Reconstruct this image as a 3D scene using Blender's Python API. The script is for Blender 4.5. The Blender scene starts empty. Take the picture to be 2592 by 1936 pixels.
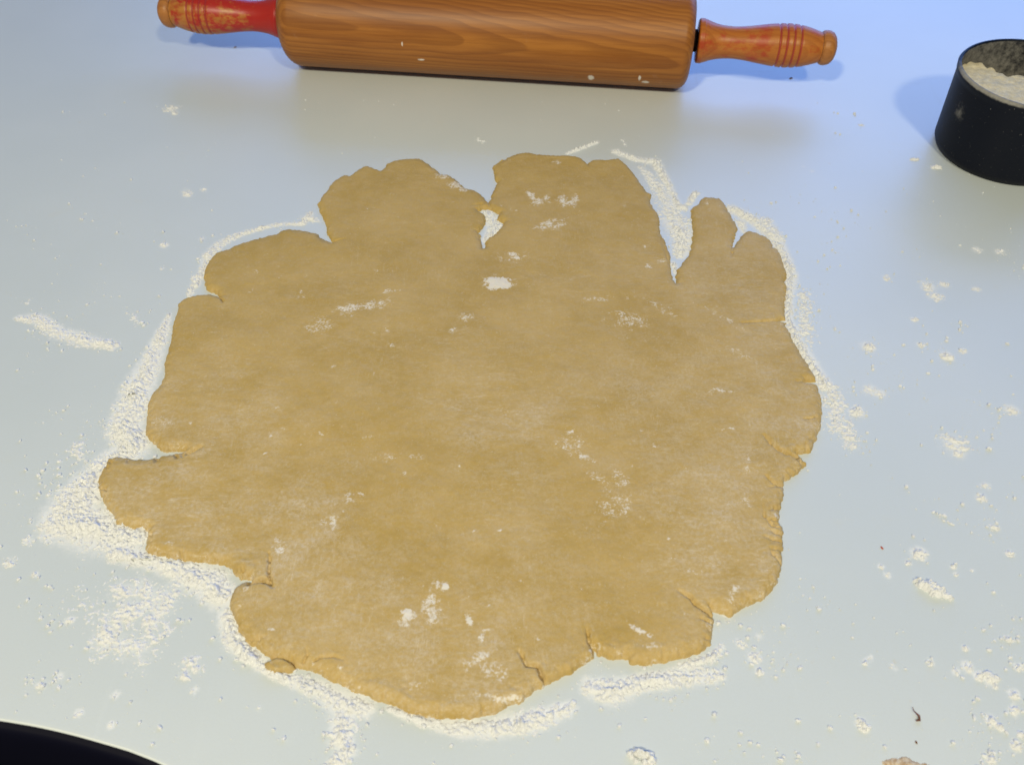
import bpy, bmesh, math, random
import numpy as np
from mathutils import Vector, Matrix
sc = bpy.context.scene
R = math.radians
random.seed(7)

# ------------------------------------------------------------------ camera
TH, CH, FPX = R(47.0), 0.26, 2199.0         # pitch below the horizon, height over the counter, focal length in photo pixels
cam = bpy.data.cameras.new('camera')
cam.sensor_width = 36; cam.lens = 36 * FPX / 2592
cam.clip_start = 0.005; cam.clip_end = 60
cam.dof.use_dof = True; cam.dof.focus_distance = 0.37; cam.dof.aperture_fstop = 20
co = bpy.data.objects.new('camera', cam); sc.collection.objects.link(co)
co.location = (0, 0, CH); co.rotation_euler = (math.pi / 2 - TH, 0, 0)
sc.camera = co

# ------------------------------------------------------------------ world and lamps
w = bpy.data.worlds.new('World'); sc.world = w; w.use_nodes = True
bg = w.node_tree.nodes['Background']
bg.inputs[0].default_value = (0.60, 0.72, 0.95, 1); bg.inputs[1].default_value = 0.24

def area(name, loc, target, sx, sy, power, col):
    l = bpy.data.lights.new(name, 'AREA'); l.shape = 'RECTANGLE'; l.size = sx; l.size_y = sy
    l.energy = power; l.color = col
    o = bpy.data.objects.new(name, l); sc.collection.objects.link(o); o.location = loc
    o.rotation_euler = (Vector(target) - Vector(loc)).to_track_quat('-Z', 'Y').to_euler()
    return o
area('window_light', (0.62, 2.05, 0.66), (0.1, 0.3, .1), 3.0, 1.0, 33, (0.16, 0.36, 1.0))
area('ceiling_lamp', (-0.46, -0.50, 1.05), (0, .35, 0), 0.10, 0.10, 11.6, (1.0, 0.91, 0.66))
area('ceiling_lamp', (0.36, -0.50, 0.98), (0, .35, 0), 0.10, 0.10, 6.8, (1.0, 0.91, 0.66))
vs = sc.view_settings
vs.view_transform = 'Standard'; vs.look = 'None'; vs.exposure = 0.0; vs.gamma = 1.0

# ------------------------------------------------------------------ helpers
_d = np.array([0, math.cos(TH), -math.sin(TH)]); _u = np.array([0, math.sin(TH), math.cos(TH)])
def G(u, v, z=0.0):
    """point of the real place at height z that the photo shows at pixel (u, v)"""
    r = _d + np.array([(u - 1296) / FPX, 0, 0]) - (v - 968) / FPX * _u
    s = (z - CH) / r[2]
    return np.array([0, 0, CH]) + r * s
K = 2592 / 2212
def D(x, y, z=0.0):
    return G(x * K, y * K, z)

_rs = np.random.RandomState(3)
_tab = _rs.rand(512, 512)
def vnoise(x, y):
    xi = np.floor(x).astype(int); yi = np.floor(y).astype(int)
    fx = x - xi; fy = y - yi
    fx = fx * fx * fx * (fx * (fx * 6 - 15) + 10); fy = fy * fy * fy * (fy * (fy * 6 - 15) + 10)
    a = _tab[xi & 511, yi & 511]; b = _tab[(xi + 1) & 511, yi & 511]
    c = _tab[xi & 511, (yi + 1) & 511]; d = _tab[(xi + 1) & 511, (yi + 1) & 511]
    return (a * (1 - fx) + b * fx) * (1 - fy) + (c * (1 - fx) + d * fx) * fy
def fbm(x, y, size, octs=4, seed=0, gain=.5):
    """0..1 noise whose biggest lumps are `size` metres"""
    v = 0; amp = 1; tot = 0; s = 1.0 / size
    for k in range(octs):
        ang = .5 + k * 1.3
        xx = x * math.cos(ang) - y * math.sin(ang); yy = x * math.sin(ang) + y * math.cos(ang)
        v = v + amp * vnoise(xx * s + seed * 17.3 + k * 31.7 + 100, yy * s + seed * 9.1 + 77 + k * 11.3)
        tot += amp; amp *= gain; s *= 2.03
    return v / tot
def sstep(a, b, x):
    t = np.clip((x - a) / (b - a), 0, 1); return t * t * (3 - 2 * t)

def seg_dist(X, Y, a, b):
    vx, vy = b[0] - a[0], b[1] - a[1]; L = vx * vx + vy * vy + 1e-15
    t = np.clip(((X - a[0]) * vx + (Y - a[1]) * vy) / L, 0, 1)
    return np.sqrt((X - a[0] - t * vx) ** 2 + (Y - a[1] - t * vy) ** 2), t
def poly_sdf(X, Y, P):
    """signed distance, positive inside"""
    best = np.full(X.shape, 1e9); ins = np.zeros(X.shape, bool)
    n = len(P)
    for i in range(n):
        a = P[i]; b = P[(i + 1) % n]
        d, _ = seg_dist(X, Y, a, b); np.minimum(best, d, out=best)
        if a[1] != b[1]:
            c = ((a[1] > Y) != (b[1] > Y)) & (X < (b[0] - a[0]) * (Y - a[1]) / (b[1] - a[1]) + a[0])
            ins ^= c
    return np.where(ins, best, -best)

def raw_mesh(name, V, F, smooth=True):
    me = bpy.data.meshes.new(name)
    V = np.asarray(V, np.float32); F = np.asarray(F, np.int32); k = F.shape[1]
    me.vertices.add(len(V)); me.vertices.foreach_set('co', V.ravel())
    me.loops.add(F.size); me.loops.foreach_set('vertex_index', F.ravel())
    me.polygons.add(len(F)); me.polygons.foreach_set('loop_start', np.arange(len(F), dtype=np.int32) * k)
    me.polygons.foreach_set('loop_total', np.full(len(F), k, np.int32))
    me.polygons.foreach_set('use_smooth', np.full(len(F), smooth))
    me.update(calc_edges=True); me.validate()
    return me
def grid_mesh(name, X, Y, Z, keep, attrs={}, smooth=True):
    """heightfield over the cells with any corner kept"""
    ny, nx = X.shape
    c = keep[:-1, :-1] | keep[1:, :-1] | keep[:-1, 1:] | keep[1:, 1:]
    j, i = np.nonzero(c); idx = j * nx + i
    F = np.stack([idx, idx + 1, idx + nx + 1, idx + nx], 1)
    used, inv = np.unique(F, return_inverse=True)
    F = inv.reshape(F.shape)
    V = np.stack([X.ravel()[used], Y.ravel()[used], Z.ravel()[used]], 1)
    me = raw_mesh(name, V, F, smooth)
    for k, A in attrs.items():
        at = me.attributes.new(k, 'FLOAT', 'POINT'); at.data.foreach_set('value', A.ravel()[used].astype(np.float32))
    return me
def link(name, me, mat, parent=None, label=None, cat=None, kind=None, group=None):
    o = bpy.data.objects.new(name, me); sc.collection.objects.link(o)
    if mat and me: me.materials.append(mat)
    if parent: o.parent = parent
    if label: o['label'] = label
    if cat: o['category'] = cat
    if kind: o['kind'] = kind
    if group: o['group'] = group
    return o

# ------------------------------------------------------------------ materials
class N:
    def __init__(s, name):
        s.m = bpy.data.materials.new(name); s.m.use_nodes = True; s.t = s.m.node_tree
        s.b = s.t.nodes['Principled BSDF']; s.L = s.t.links
    def n(s, kind, **kw):
        x = s.t.nodes.new(kind)
        for k, v in kw.items(): setattr(x, k, v)
        return x
    def set(s, sock, v):
        if hasattr(v, 'is_linked') or isinstance(v, bpy.types.NodeSocket): s.L.new(v, sock)
        else: sock.default_value = v
    def math(s, op, a, b=None, c=None, clamp=False):
        x = s.n('ShaderNodeMath', operation=op, use_clamp=clamp); s.set(x.inputs[0], a)
        if b is not None: s.set(x.inputs[1], b)
        if c is not None: s.set(x.inputs[2], c)
        return x.outputs[0]
    def mix(s, f, a, b, blend='MIX'):
        x = s.n('ShaderNodeMix', data_type='RGBA', blend_type=blend)
        s.set(x.inputs[0], f); s.set(x.inputs[6], a); s.set(x.inputs[7], b); return x.outputs[2]
    def ramp(s, f, lo, hi, a=0., b=1.):
        x = s.n('ShaderNodeMapRange', interpolation_type='SMOOTHSTEP'); s.set(x.inputs[0], f)
        for i, v in enumerate((lo, hi, a, b)): s.set(x.inputs[i + 1], v)
        return x.outputs[0]
    def obj(s, scale=(1, 1, 1), rot=(0, 0, 0), loc=(0, 0, 0)):
        tc = s.n('ShaderNodeTexCoord'); mp = s.n('ShaderNodeMapping')
        mp.inputs['Scale'].default_value = scale; mp.inputs['Rotation'].default_value = rot; mp.inputs['Location'].default_value = loc
        s.L.new(tc.outputs['Object'], mp.inputs[0]); return mp.outputs[0]
    def noise(s, vec, scale, detail=4, rough=.5, dist=0):
        x = s.n('ShaderNodeTexNoise'); s.L.new(vec, x.inputs['Vector'])
        x.inputs['Scale'].default_value = scale; x.inputs['Detail'].default_value = detail
        x.inputs['Roughness'].default_value = rough; x.inputs['Distortion'].default_value = dist
        return x.outputs['Fac']
    def bump(s, h, strength, dist):
        x = s.n('ShaderNodeBump'); x.inputs['Strength'].default_value = strength; x.inputs['Distance'].default_value = dist
        s.L.new(h, x.inputs['Height']); s.L.new(x.outputs[0], s.b.inputs['Normal'])
    def attr(s, name):
        x = s.n('ShaderNodeAttribute', attribute_name=name); return x.outputs['Fac']
    def P(s, **kw):
        for k, v in kw.items(): s.set(s.b.inputs[k.replace('_', ' ')], v)
def C(r, g, b): return (r, g, b, 1)

# counter: pale laminate with a satin sheen
m = N('laminate'); v = m.obj()
a = m.noise(v, 9, 4); b = m.noise(v, 1400, 2); d = m.noise(v, 55, 5, .65)
film = m.attr('film')
c = m.mix(m.ramp(a, .3, .7), C(.57, .62, .615), C(.61, .655, .645))
c = m.mix(m.math('MULTIPLY', m.ramp(b, .35, .75), .08), c, C(.46, .48, .50))
c = m.mix(m.math('MULTIPLY', m.ramp(d, .60, .8), .14), c, C(.66, .60, .42))
stain = m.noise(m.obj(loc=(.3, .1, 0)), 120, 4, .6)
c = m.mix(m.math('MULTIPLY', m.ramp(stain, .70, .78), .35), c, C(.60, .52, .34))
scr = m.noise(m.obj(scale=(1, 22, 1), rot=(0, 0, .5)), 26, 3, .6)
scr2 = m.noise(m.obj(scale=(24, 1, 1), rot=(0, 0, .2)), 22, 3, .6)
smear = m.noise(m.obj(scale=(1, 2.6, 1), rot=(0, 0, -.4)), 24, 6, .7, .5)
pow_ = m.math('ADD', m.math('MULTIPLY', m.noise(v, 420, 5, .75), .6), m.math('MULTIPLY', m.noise(v, 1300, 3, .7), .4))
veil = m.math('MULTIPLY', m.ramp(smear, .52, .75), .16)
cov = m.ramp(m.math('SUBTRACT', m.math('ADD', film, veil), pow_), -.20, .16)
c = m.mix(m.math('MULTIPLY', cov, .80), c, C(.76, .765, .75))
rg = m.math('ADD', m.ramp(cov, 0, 1, .48, .85), m.math('MULTIPLY', m.ramp(m.math('MAXIMUM', scr, scr2), .62, .75), .12))
m.P(Base_Color=c, Roughness=rg, Specular_IOR_Level=1.0, Coat_Weight=m.math('SUBTRACT', 1., cov, clamp=True), Coat_Roughness=.50, Coat_IOR=1.65)
m.bump(m.noise(v, 500, 2), .05, .0004)
M_counter = m.m

# dough
m = N('raw_pastry'); v = m.obj()
n1 = m.noise(v, 28, 5, .6); n2 = m.noise(v, 260, 4, .6); n3 = m.noise(v, 1100, 3, .6)
vs_ = m.obj(scale=(1, 1.7, 1), rot=(0, 0, .5)); n4 = m.math('ADD', m.math('MULTIPLY', m.noise(vs_, 60, 8, .72, .4), .7), m.math('MULTIPLY', m.noise(m.obj(), 22, 3, .5), .3))
c = m.mix(m.ramp(n1, .3, .7), C(.415, .280, .070), C(.485, .338, .112))
c = m.mix(m.math('MULTIPLY', m.ramp(n2, .4, .75), .35), c, C(.51, .365, .165))
c = m.mix(m.math('MULTIPLY', m.ramp(n3, .5, .8), .22), c, C(.36, .20, .042))
fl = m.attr('flour'); dust = m.attr('dust')
brk = m.math('ADD', m.math('MULTIPLY', m.ramp(n3, .32, .68), .45), m.math('MULTIPLY', m.ramp(m.noise(v, 330, 5, .75), .32, .68), .45))
f1 = m.math('MULTIPLY', m.ramp(m.math('SUBTRACT', fl, brk), -.22, .42), .80)
f2 = m.math('MULTIPLY', m.math('MULTIPLY', dust, m.math('MULTIPLY', m.ramp(n4, .34, .72), .85)), m.ramp(m.noise(v, 800, 4, .75), .38, .62, .25, 1.), clamp=True)
stk = m.math('MULTIPLY', m.ramp(m.noise(m.obj(scale=(1, 3.5, 1), rot=(0, 0, -.35)), 210, 4, .75), .50, .74), m.ramp(m.noise(m.obj(loc=(.2, 0, 0)), 18, 4, .6), .42, .62))
stk2 = m.math('MULTIPLY', m.ramp(m.noise(m.obj(scale=(6, 1, 1), rot=(0, 0, -.6)), 160, 4, .75), .52, .74), m.ramp(m.noise(m.obj(loc=(0, .3, 0)), 22, 4, .6), .48, .66))
spk = m.ramp(m.noise(v, 900, 2, .6), .60, .72)
c = m.mix(f2, c, C(.60, .51, .37))
c = m.mix(m.math('MULTIPLY', m.math('MAXIMUM', m.math('MAXIMUM', stk, stk2), m.math('MULTIPLY', spk, .5)), m.math('ADD', .13, m.math('MULTIPLY', dust, .33))), c, C(.70, .62, .48))
c = m.mix(f1, c, C(.78, .75, .68))
m.P(Base_Color=c, Roughness=m.ramp(f1, 0, 1, .58, .9), Specular_IOR_Level=.26, Subsurface_Weight=.12, Subsurface_Radius=(.0022, .0017, .0009), Subsurface_Scale=1.0)
m.bump(m.math('ADD', m.noise(v, 600, 4, .65), m.math('MULTIPLY', m.noise(v, 150, 3), 1.5)), .5, .0004)
M_dough = m.m

# flour
m = N('flour'); v = m.obj()
c = m.mix(m.ramp(m.noise(v, 350, 4, .7), .3, .7), C(.74, .745, .735), C(.80, .81, .81))
m.P(Base_Color=c, Roughness=1.0, Specular_IOR_Level=.1)
m.bump(m.noise(v, 1500, 3, .7), .9, .0006)
M_flour = m.m

def wood(name, A, B, C2, gloss, extra=None):
    m = N(name); tc = m.n('ShaderNodeTexCoord'); s = m.n('ShaderNodeSeparateXYZ'); m.L.new(tc.outputs['Object'], s.inputs[0])
    x, y, z = s.outputs
    warp = m.noise(m.obj(scale=(5, 14, 14)), 1.6, 3, .5)
    warp = m.math('MULTIPLY', m.math('SUBTRACT', warp, .5), .013)
    yy = m.math('ADD', m.math('ADD', y, .060), m.math('ADD', m.math('MULTIPLY', x, .05), warp))
    zz = m.math('ADD', m.math('ADD', z, -.012), m.math('ADD', m.math('MULTIPLY', x, .10), warp))
    r = m.math('SQRT', m.math('ADD', m.math('MULTIPLY', yy, yy), m.math('MULTIPLY', zz, zz)))
    ring = m.math('FRACT', m.math('MULTIPLY', r, 430.))
    ring = m.math('MULTIPLY', m.ramp(ring, 0.15, .92), m.ramp(ring, .93, 1., 1, 0))
    fib = m.noise(m.obj(scale=(10, 330, 330)), 3, 5, .7)
    fib2 = m.noise(m.obj(scale=(3, 40, 40)), 3, 4, .6)
    c = m.mix(m.ramp(fib2, .3, .7), A, B)
    c = m.mix(m.math('MULTIPLY', ring, .36), c, C2)
    c = m.mix(m.math('MULTIPLY', m.ramp(fib, .42, .7), .30), c, C2)
    if extra: c = extra(m, x, y, z, c)
    m.P(Base_Color=c, Roughness=gloss, Specular_IOR_Level=.32)
    m.bump(fib, .12, .0003)
    return m.m

# ------------------------------------------------------------------ outline of the dough, traced from the photo and laid on the counter
def crop(x0, y0, s, pts): return [(x0 + x / s, y0 + y / s) for x, y in pts]
out = []
out += crop(400, 500, 4.13, [(650,1010),(600,970),(540,940),(500,920),(490,880),(470,830),(462,790),(480,720),(500,660),(540,600),(590,555),(650,520),(730,505),(800,470),(880,440),(960,415),(1050,395),(1140,375),(1230,350),(1290,310),(1370,298),(1450,305),(1550,320),(1650,340),(1700,380),(1750,415),(1810,430),(1790,390),(1750,320),(1755,270),(1725,200),(1690,120),(1675,50)])
out += crop(700, 320, 3.442, [(352,650),(385,590),(430,540),(450,500),(500,450),(560,410),(610,402),(635,405),(680,370),(740,335),(790,325),(830,340),(870,355),(905,365),(935,340),(960,300),(1020,275),(1100,262),(1180,255),(1240,252),(1290,275),(1330,305),(1370,340),(1410,370),(1430,395),(1500,400),(1560,430),(1610,475),(1650,515),(1700,525),(1750,545),(1800,585),(1845,632),(1868,600),(1880,560),(1900,500),(1920,460),(1895,430),(1890,385),(1890,340),(1895,320),(1930,300),(2000,260)])
out += crop(1180, 320, 2.4289, [(205,195),(260,175),(310,155),(360,145),(400,150),(450,158),(530,160),(600,165),(660,170),(700,178),(730,195),(745,208),(770,195),(810,185),(860,190),(900,188),(940,183),(970,200),(1000,235),(1030,270),(1060,310),(1090,350),(1115,385),(1140,400),(1135,440),(1145,480),(1175,515),(1195,560),(1190,600),(1195,640),(1220,680),(1240,730),(1260,780),(1258,830),(1262,870),(1275,920),(1294,945),(1295,900),(1292,862),(1310,850),(1330,830),(1370,770),(1390,710),(1395,650),(1398,600),(1392,550),(1390,500),(1400,475),(1430,455),(1445,430),(1470,415),(1510,420),(1560,425),(1590,450),(1610,490),(1640,540),(1665,580),(1670,600),(1660,640),(1645,690),(1640,720),(1650,722),(1670,690),(1700,650),(1740,625),(1780,635),(1840,660),(1875,680),(1890,725),(1915,735),(1940,765),(1955,810),(1970,850),(1985,890),(1975,920),(1968,940),(1980,960),(1975,1010),(1965,1070),(1970,1130),(1975,1170),(1940,1176),(1975,1184),(1978,1215),(2000,1260),(2020,1310),(2050,1370),(2080,1420),(2120,1480),(2150,1530),(2155,1555),(2090,1562),(2155,1570),(2172,1600)])
out += crop(1700, 950, 2.5418, [(945,90),(955,120),(962,180),(968,230),(960,300),(945,370),(925,420),(905,470),(900,500),(870,510),(810,512),(800,516),(830,540),(850,565),(870,573),(840,590),(815,620),(780,650),(740,675),(720,690),(718,740),(715,790),(700,850),(690,910),(685,965),(705,985),(712,1020),(705,1060),(715,1090),(712,1140),(705,1190),(698,1230),(685,1290),(660,1350),(630,1400),(600,1440),(560,1460),(500,1485),(440,1510),(370,1548),(330,1540),(270,1530)])
out += crop(1250, 1450, 3.16, [(1750,380),(1760,410),(1735,460),(1730,520),(1720,570),(1690,610),(1640,645),(1560,675),(1500,690),(1430,705),(1340,720),(1210,742),(1100,720),(1080,690),(1000,680),(920,690),(890,665),(860,665),(825,660),(800,600),(808,668),(795,695),(750,725),(680,760),(620,800),(540,820),(480,860),(420,890),(380,920),(320,955),(260,1000),(200,1045),(120,1075),(60,1100),(0,1130)])
out += crop(600, 1450, 3.16, [(1960,1145),(1860,1160),(1750,1165),(1640,1160),(1540,1150),(1440,1140),(1400,1115),(1340,1090),(1260,1060),(1180,1030),(1100,1010),(1000,975),(920,940),(880,905),(800,880),(720,840),(650,815),(560,775),(470,750),(400,720),(330,695),(280,680),(230,650),(180,610),(120,570),(60,510),(20,460),(10,420)])
out += crop(0, 1150, 2.9105, [(1750,1240),(1730,1190),(1710,1140),(1700,1085),(1720,1030),(1745,985),(1790,955),(1850,935),(1780,932),(1740,905),(1725,870),(1720,840),(1690,830),(1640,815),(1560,805),(1480,795),(1400,790),(1320,775),(1240,755),(1160,745),(1100,730),(1080,700),(1085,640),(1100,600),(1095,565),(1050,550),(980,555),(930,530),(880,525),(850,480),(800,400),(760,340),(738,290),(735,210),(750,130),(780,80),(810,45),(870,25)])
out += crop(0, 700, 3.0043, [(960,1390),(1040,1400),(1130,1395),(1210,1380),(1300,1365),(1370,1355),(1420,1330),(1330,1328),(1270,1335),(1230,1320),(1200,1285),(1150,1245),(1110,1200),(1110,1150),(1105,1100),(1115,1030),(1110,980),(1130,930),(1160,880),(1185,855),(1220,810),(1250,750),(1255,700),(1250,640),(1265,560),(1290,490),(1300,420),(1315,330),(1330,260),(1350,190),(1390,160),(1450,135),(1530,120),(1600,115),(1650,130)])
hole = crop(700, 320, 3.442, [(1750,715),(1800,700),(1850,705),(1940,740),(1925,790),(1990,820),(1960,860),(1930,900),(1890,930),(1840,960),(1815,985),(1810,1040),(1800,1040),(1785,1000),(1770,960),(1775,930),(1750,905),(1790,870),(1820,820),(1815,760),(1780,735)])
def zlift(v): return 0.0026 * float(np.clip((1150 - v) / 300, 0, 1))
PO = np.array([G(u, v, zlift(v))[:2] for u, v in out]); PH = np.array([G(u, v, .002)[:2] for u, v in hole])

# ------------------------------------------------------------------ flour strokes: (points with radius in photo-display px, density)
S = []
def stroke(d, *p): S.append((d, [(D(x, y)[:2], r * K * np.linalg.norm(D(x + 1, y) - D(x, y)) / K) for x, y, r in p]))
# left bank
LB = len(S)
stroke(1.0, (366,678,5),(352,715,18),(334,760,24),(318,800,34),(298,835,40),(285,880,42),(268,930,42),(288,962,46))
stroke(1.0, (262,985,46),(205,1035,50),(165,1080,62),(135,1125,58),(215,1140,72),(285,1165,40),(310,1150,28))
stroke(1.0, (250,1195,26),(340,1215,24),(400,1235,36),(450,1255,46),(478,1290,34))
stroke(.95, (488,1330,24),(505,1385,26),(560,1432,20),(620,1466,16),(690,1490,24),(745,1520,38),(790,1530,26))
stroke(.85, (740,1550,36),(735,1590,32),(750,1620,26),(725,1650,26),(715,1680,24))
stroke(.9, (840,1530,9),(900,1552,16),(970,1572,22),(1050,1574,28),(1150,1558,30),(1225,1530,22))
stroke(.9, (1275,1482,28),(1320,1495,36),(1390,1472,26),(1470,1462,28),(1555,1460,16))
stroke(.8, (1470,1440,14),(1540,1418,14),(1560,1396,9))
stroke(.62, (300,1260,40),(340,1300,40),(270,1320,55),(220,1385,50),(300,1400,40))
stroke(.62, (260,1275,46),(360,1290,50),(330,1340,46)); stroke(.58, (250,1330,44),(215,1400,36)); stroke(.55, (405,1428,26),(425,1445,18)); stroke(.42, (180,1300,50),(330,1380,60),(300,1440,40))
stroke(.85, (38,687,12),(85,690,22),(130,720,24),(180,735,24),(245,747,16))
stroke(.5, (290,685,22),(300,700,14)); stroke(.5, (160,965,26),(180,990,16)); stroke(.4, (60,655,14))
stroke(.85, (425,618,9),(436,585,13),(450,552,18),(474,527,16),(520,506,12),(570,492,10),(612,484,9),(655,484,9),(670,462,10)); stroke(.6, (655,470,14),(690,478,12))
stroke(.7, (410,640,12),(420,598,9))
# hole and upper right
stroke(1.1, (1052,462,16),(1072,492,22),(1050,520,10))
stroke(.95, (1225,332,6),(1290,308,7)); stroke(1.0, (1330,328,12),(1375,345,12),(1415,350,16),(1442,395,11),(1462,440,11))
stroke(.72, (1385,362,14),(1425,410,26),(1450,460,38),(1470,500,44))
stroke(1.0, (1450,480,20),(1478,510,30),(1470,550,18)); stroke(.8, (1440,440,20),(1475,450,20)); stroke(1., (1455,570,8),(1460,590,6))
stroke(1.0, (1600,480,14),(1606,500,8)); stroke(.5, (1030,300,10),(1045,308,9)); stroke(.5,(1345,303,6),(1350,312,5))
stroke(1.0, (1488,440,9),(1502,418,10)); stroke(1.0, (1582,452,17),(1630,478,19),(1675,515,19),(1698,560,16),(1706,600,21),(1702,640,14),(1702,690,12),(1728,750,18),(1765,805,18),(1785,835,18))
stroke(.60, (1795,840,30),(1805,900,46),(1840,960,30)); stroke(.52, (1735,640,30),(1745,740,28)); stroke(.7, (1655,480,22),(1690,520,18))
# spots on the right half: small ridges and clumps
for x, y, r, d in [(1915,600,10,.6),(1975,690,9,.6),(2005,620,20,.5),(2020,640,18,.5),(2040,615,12,.55),(2110,625,11,.5),(2110,540,14,.45),(2160,545,14,.35),
                   (2045,770,14,.85),(2080,758,9,.8),(1875,750,16,.6),(1990,745,9,.6),(1850,890,22,.5),(1900,850,14,.6),(1880,842,20,.5),
                   (2060,960,34,.45),(2070,980,16,.6),(2185,885,16,.6),(2120,1075,12,.7),(2130,1050,12,.5),(2150,1140,12,.45),(2182,1195,10,.6),
                   (2060,1225,7,.7),(2065,1240,8,.5),(1985,1195,18,.7),(1960,1215,10,.5),(1903,1224,8,.85),(1918,1243,8,.8),
                   (1630,1420,14,.85),(1640,1450,8,.7),(1570,1330,20,.4),(1600,1390,16,.4),(1510,1440,9,.5),(1640,1375,10,.5),
                   (1860,1560,13,.85),(1868,1575,9,.8),(1880,1420,8,.6),(1930,1440,10,.5),(2010,1430,9,.6),(1870,1430,7,.6),(2085,1400,9,.6),
                   (2090,1440,14,.75),(2065,1450,10,.6),(2115,1460,13,.75),(2135,1470,11,.75),(2150,1480,9,.6),(2190,1500,14,.6),(2190,1535,12,.7),(2140,1555,12,.75),(2160,1570,10,.6),(2195,1610,13,.8),
                   (2205,1585,8,.6),(2140,1640,12,.7),(2200,1440,12,.6),(2180,1380,10,.5),(2100,1230,7,.5),
                   (370,235,20,.45),(378,245,8,.75),(405,420,11,.7),(440,410,10,.45),(355,530,10,.7),(435,515,8,.5),(350,580,6,.6),(400,415,16,.4),
                   (100,1160,16,.5),(75,1240,8,.7),(150,1340,12,.6),(85,1480,10,.6),(130,1460,14,.45),(170,1540,12,.55),(250,1500,12,.5),(240,1565,9,.7),(400,1460,14,.5),(420,1490,12,.5),
                   (20,1215,18,.4),(60,1170,14,.45),(560,1530,8,.4),(1000,1590,10,.4),(1860,270,7,.4),(1755,370,8,.4),(1735,360,7,.4)]:
    stroke(min(1.0, d + .30), (x, y, r * 1.1))
CUT = [(3.0, [(D(372,668)[:2], 4), (D(352,760)[:2], 5), (D(348,835)[:2], 6)]),
       (3.0, [(D(318,880)[:2], 3), (D(318,940)[:2], 3)]),
       (3.0, [(D(1300,1440)[:2], 16), (D(1240,1475)[:2], 14), (D(1190,1510)[:2], 12), (D(1140,1548)[:2], 7)]),
       (3.0, [(D(690,480)[:2], 14), (D(700,505)[:2], 8)]),
       (3.0, [(D(432,600)[:2], 7), (D(437,625)[:2], 8)]),
       (3.0, [(D(1420,400)[:2], 9), (D(1435,440)[:2], 6)])]
MM = np.linalg.norm(D(1101, 1000) - D(1100, 1000))
def density(X, Y, spread=1.0, soft=.6):
    Dn = np.zeros(X.shape)
    for dens, pts in S:
        xs = [p[0][0] for p in pts]; ys = [p[0][1] for p in pts]; mr = max(p[1] for p in pts) * spread * 1.3
        sel = (X > min(xs) - mr) & (X < max(xs) + mr) & (Y > min(ys) - mr) & (Y < max(ys) + mr)
        if not sel.any(): continue
        x = X[sel]; y = Y[sel]; loc = np.zeros(x.shape)
        if len(pts) == 1: pts = pts + pts
        for (a, ra), (b, rb) in zip(pts[:-1], pts[1:]):
            dd, t = seg_dist(x, y, a, b); r = (ra + (rb - ra) * t) * spread
            np.maximum(loc, dens * np.clip((1 - dd / r) / soft, 0, 1), out=loc)
        Dn[sel] = np.maximum(Dn[sel], loc)
    if spread <= 1:
        for dens, pts in CUT:
            for (a, ra), (b, rb) in zip(pts[:-1], pts[1:]):
                dd, t = seg_dist(X, Y, a, b); r = (ra + (rb - ra) * t) * MM
                Dn -= dens * np.clip(1.3 - dd / r, 0, 1)
    return Dn

# ------------------------------------------------------------------ the setting: counter
# the near edge of the top runs at a slight curve through the lower left corner of the photo
_e = [G(u, v)[:2] for u, v in ((0, 1822), (100, 1838), (195, 1861), (300, 1893), (422, 1930))]
ex = [-1.5, -.60, -.30] + [p[0] for p in _e] + [.10, .5, 1.7]
ey = [_e[0][1] + .03, _e[0][1] + .030, _e[0][1] + .016] + [p[1] for p in _e] + [-.06, -.06, -.06]
ex[8:8] = [_e[-1][0] + .04]; ey[8:8] = [_e[-1][1] - .022]
def front_y(x): return sum(np.interp(x + o, ex, ey) for o in (-.012, -.004, .004, .012)) / 4
xs = np.concatenate([np.linspace(-1.5, -.45, 12)[:-1], np.linspace(-.45, .52, 760), np.linspace(.52, 1.7, 12)[1:]])
ty = np.concatenate([np.linspace(0, .60, 540), np.linspace(.60, 1.0, 10)[1:]])      # rows on the flat top
nose = .0008
rows = []
f = front_y(xs)
rows.append((f + .05, f * 0 - .038)); rows.append((f, f * 0 - .038)); rows.append((f, f * 0 - .004))
rows += [(f + nose * (1 - math.cos(t)), -nose + nose * math.sin(t) + f * 0) for t in np.linspace(0, math.pi / 2, 7)]
k0 = len(rows)
for t in ty[1:]: rows.append((f + nose + (1.1 - f - nose) * t, f * 0))
Y = np.array([r[0] for r in rows]); Z = np.array([r[1] for r in rows]); X = np.broadcast_to(xs, Y.shape).copy()
film = np.clip(density(X, Y, 2.4, 1.0), 0, 1) ** 1.3 * .62 + np.clip(density(X, Y, 1.4, 1.0), 0, 1) * .22 + .10 * fbm(X, Y, .09, 4, 5)
link('countertop', grid_mesh('countertop', X, Y, Z, np.ones(X.shape, bool), {'film': np.clip(film, 0, 1)}), M_counter,
     kind='structure', label='off-white laminate countertop with a satin sheen, dusted with flour')
m = N('dark_edging'); m.P(Base_Color=C(.003, .003, .009), Roughness=.6, Specular_IOR_Level=.1); M_edge = m.m
erow = [(.0002, -.0395)] + [(-.0042 * math.sin(t) ** .6, -.0195 - .0190 * math.cos(t)) for t in np.linspace(.0, math.pi, 25)] + [(.0002, -.0004)]
Ye = np.array([f + a for a, b in erow]); Ze = np.array([f * 0 + b for a, b in erow])
ed = link('edge_band', grid_mesh('edge_band', np.broadcast_to(xs, Ye.shape).copy(), Ye, Ze, np.ones(Ye.shape, bool)), M_edge, bpy.data.objects['countertop'], label='near-black rounded edge band of the counter')
m = N('dark_floor'); m.P(Base_Color=m.mix(m.ramp(m.noise(m.obj(), 6, 4), .3, .7), C(.006, .006, .010), C(.012, .012, .018)), Roughness=.6)
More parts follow.
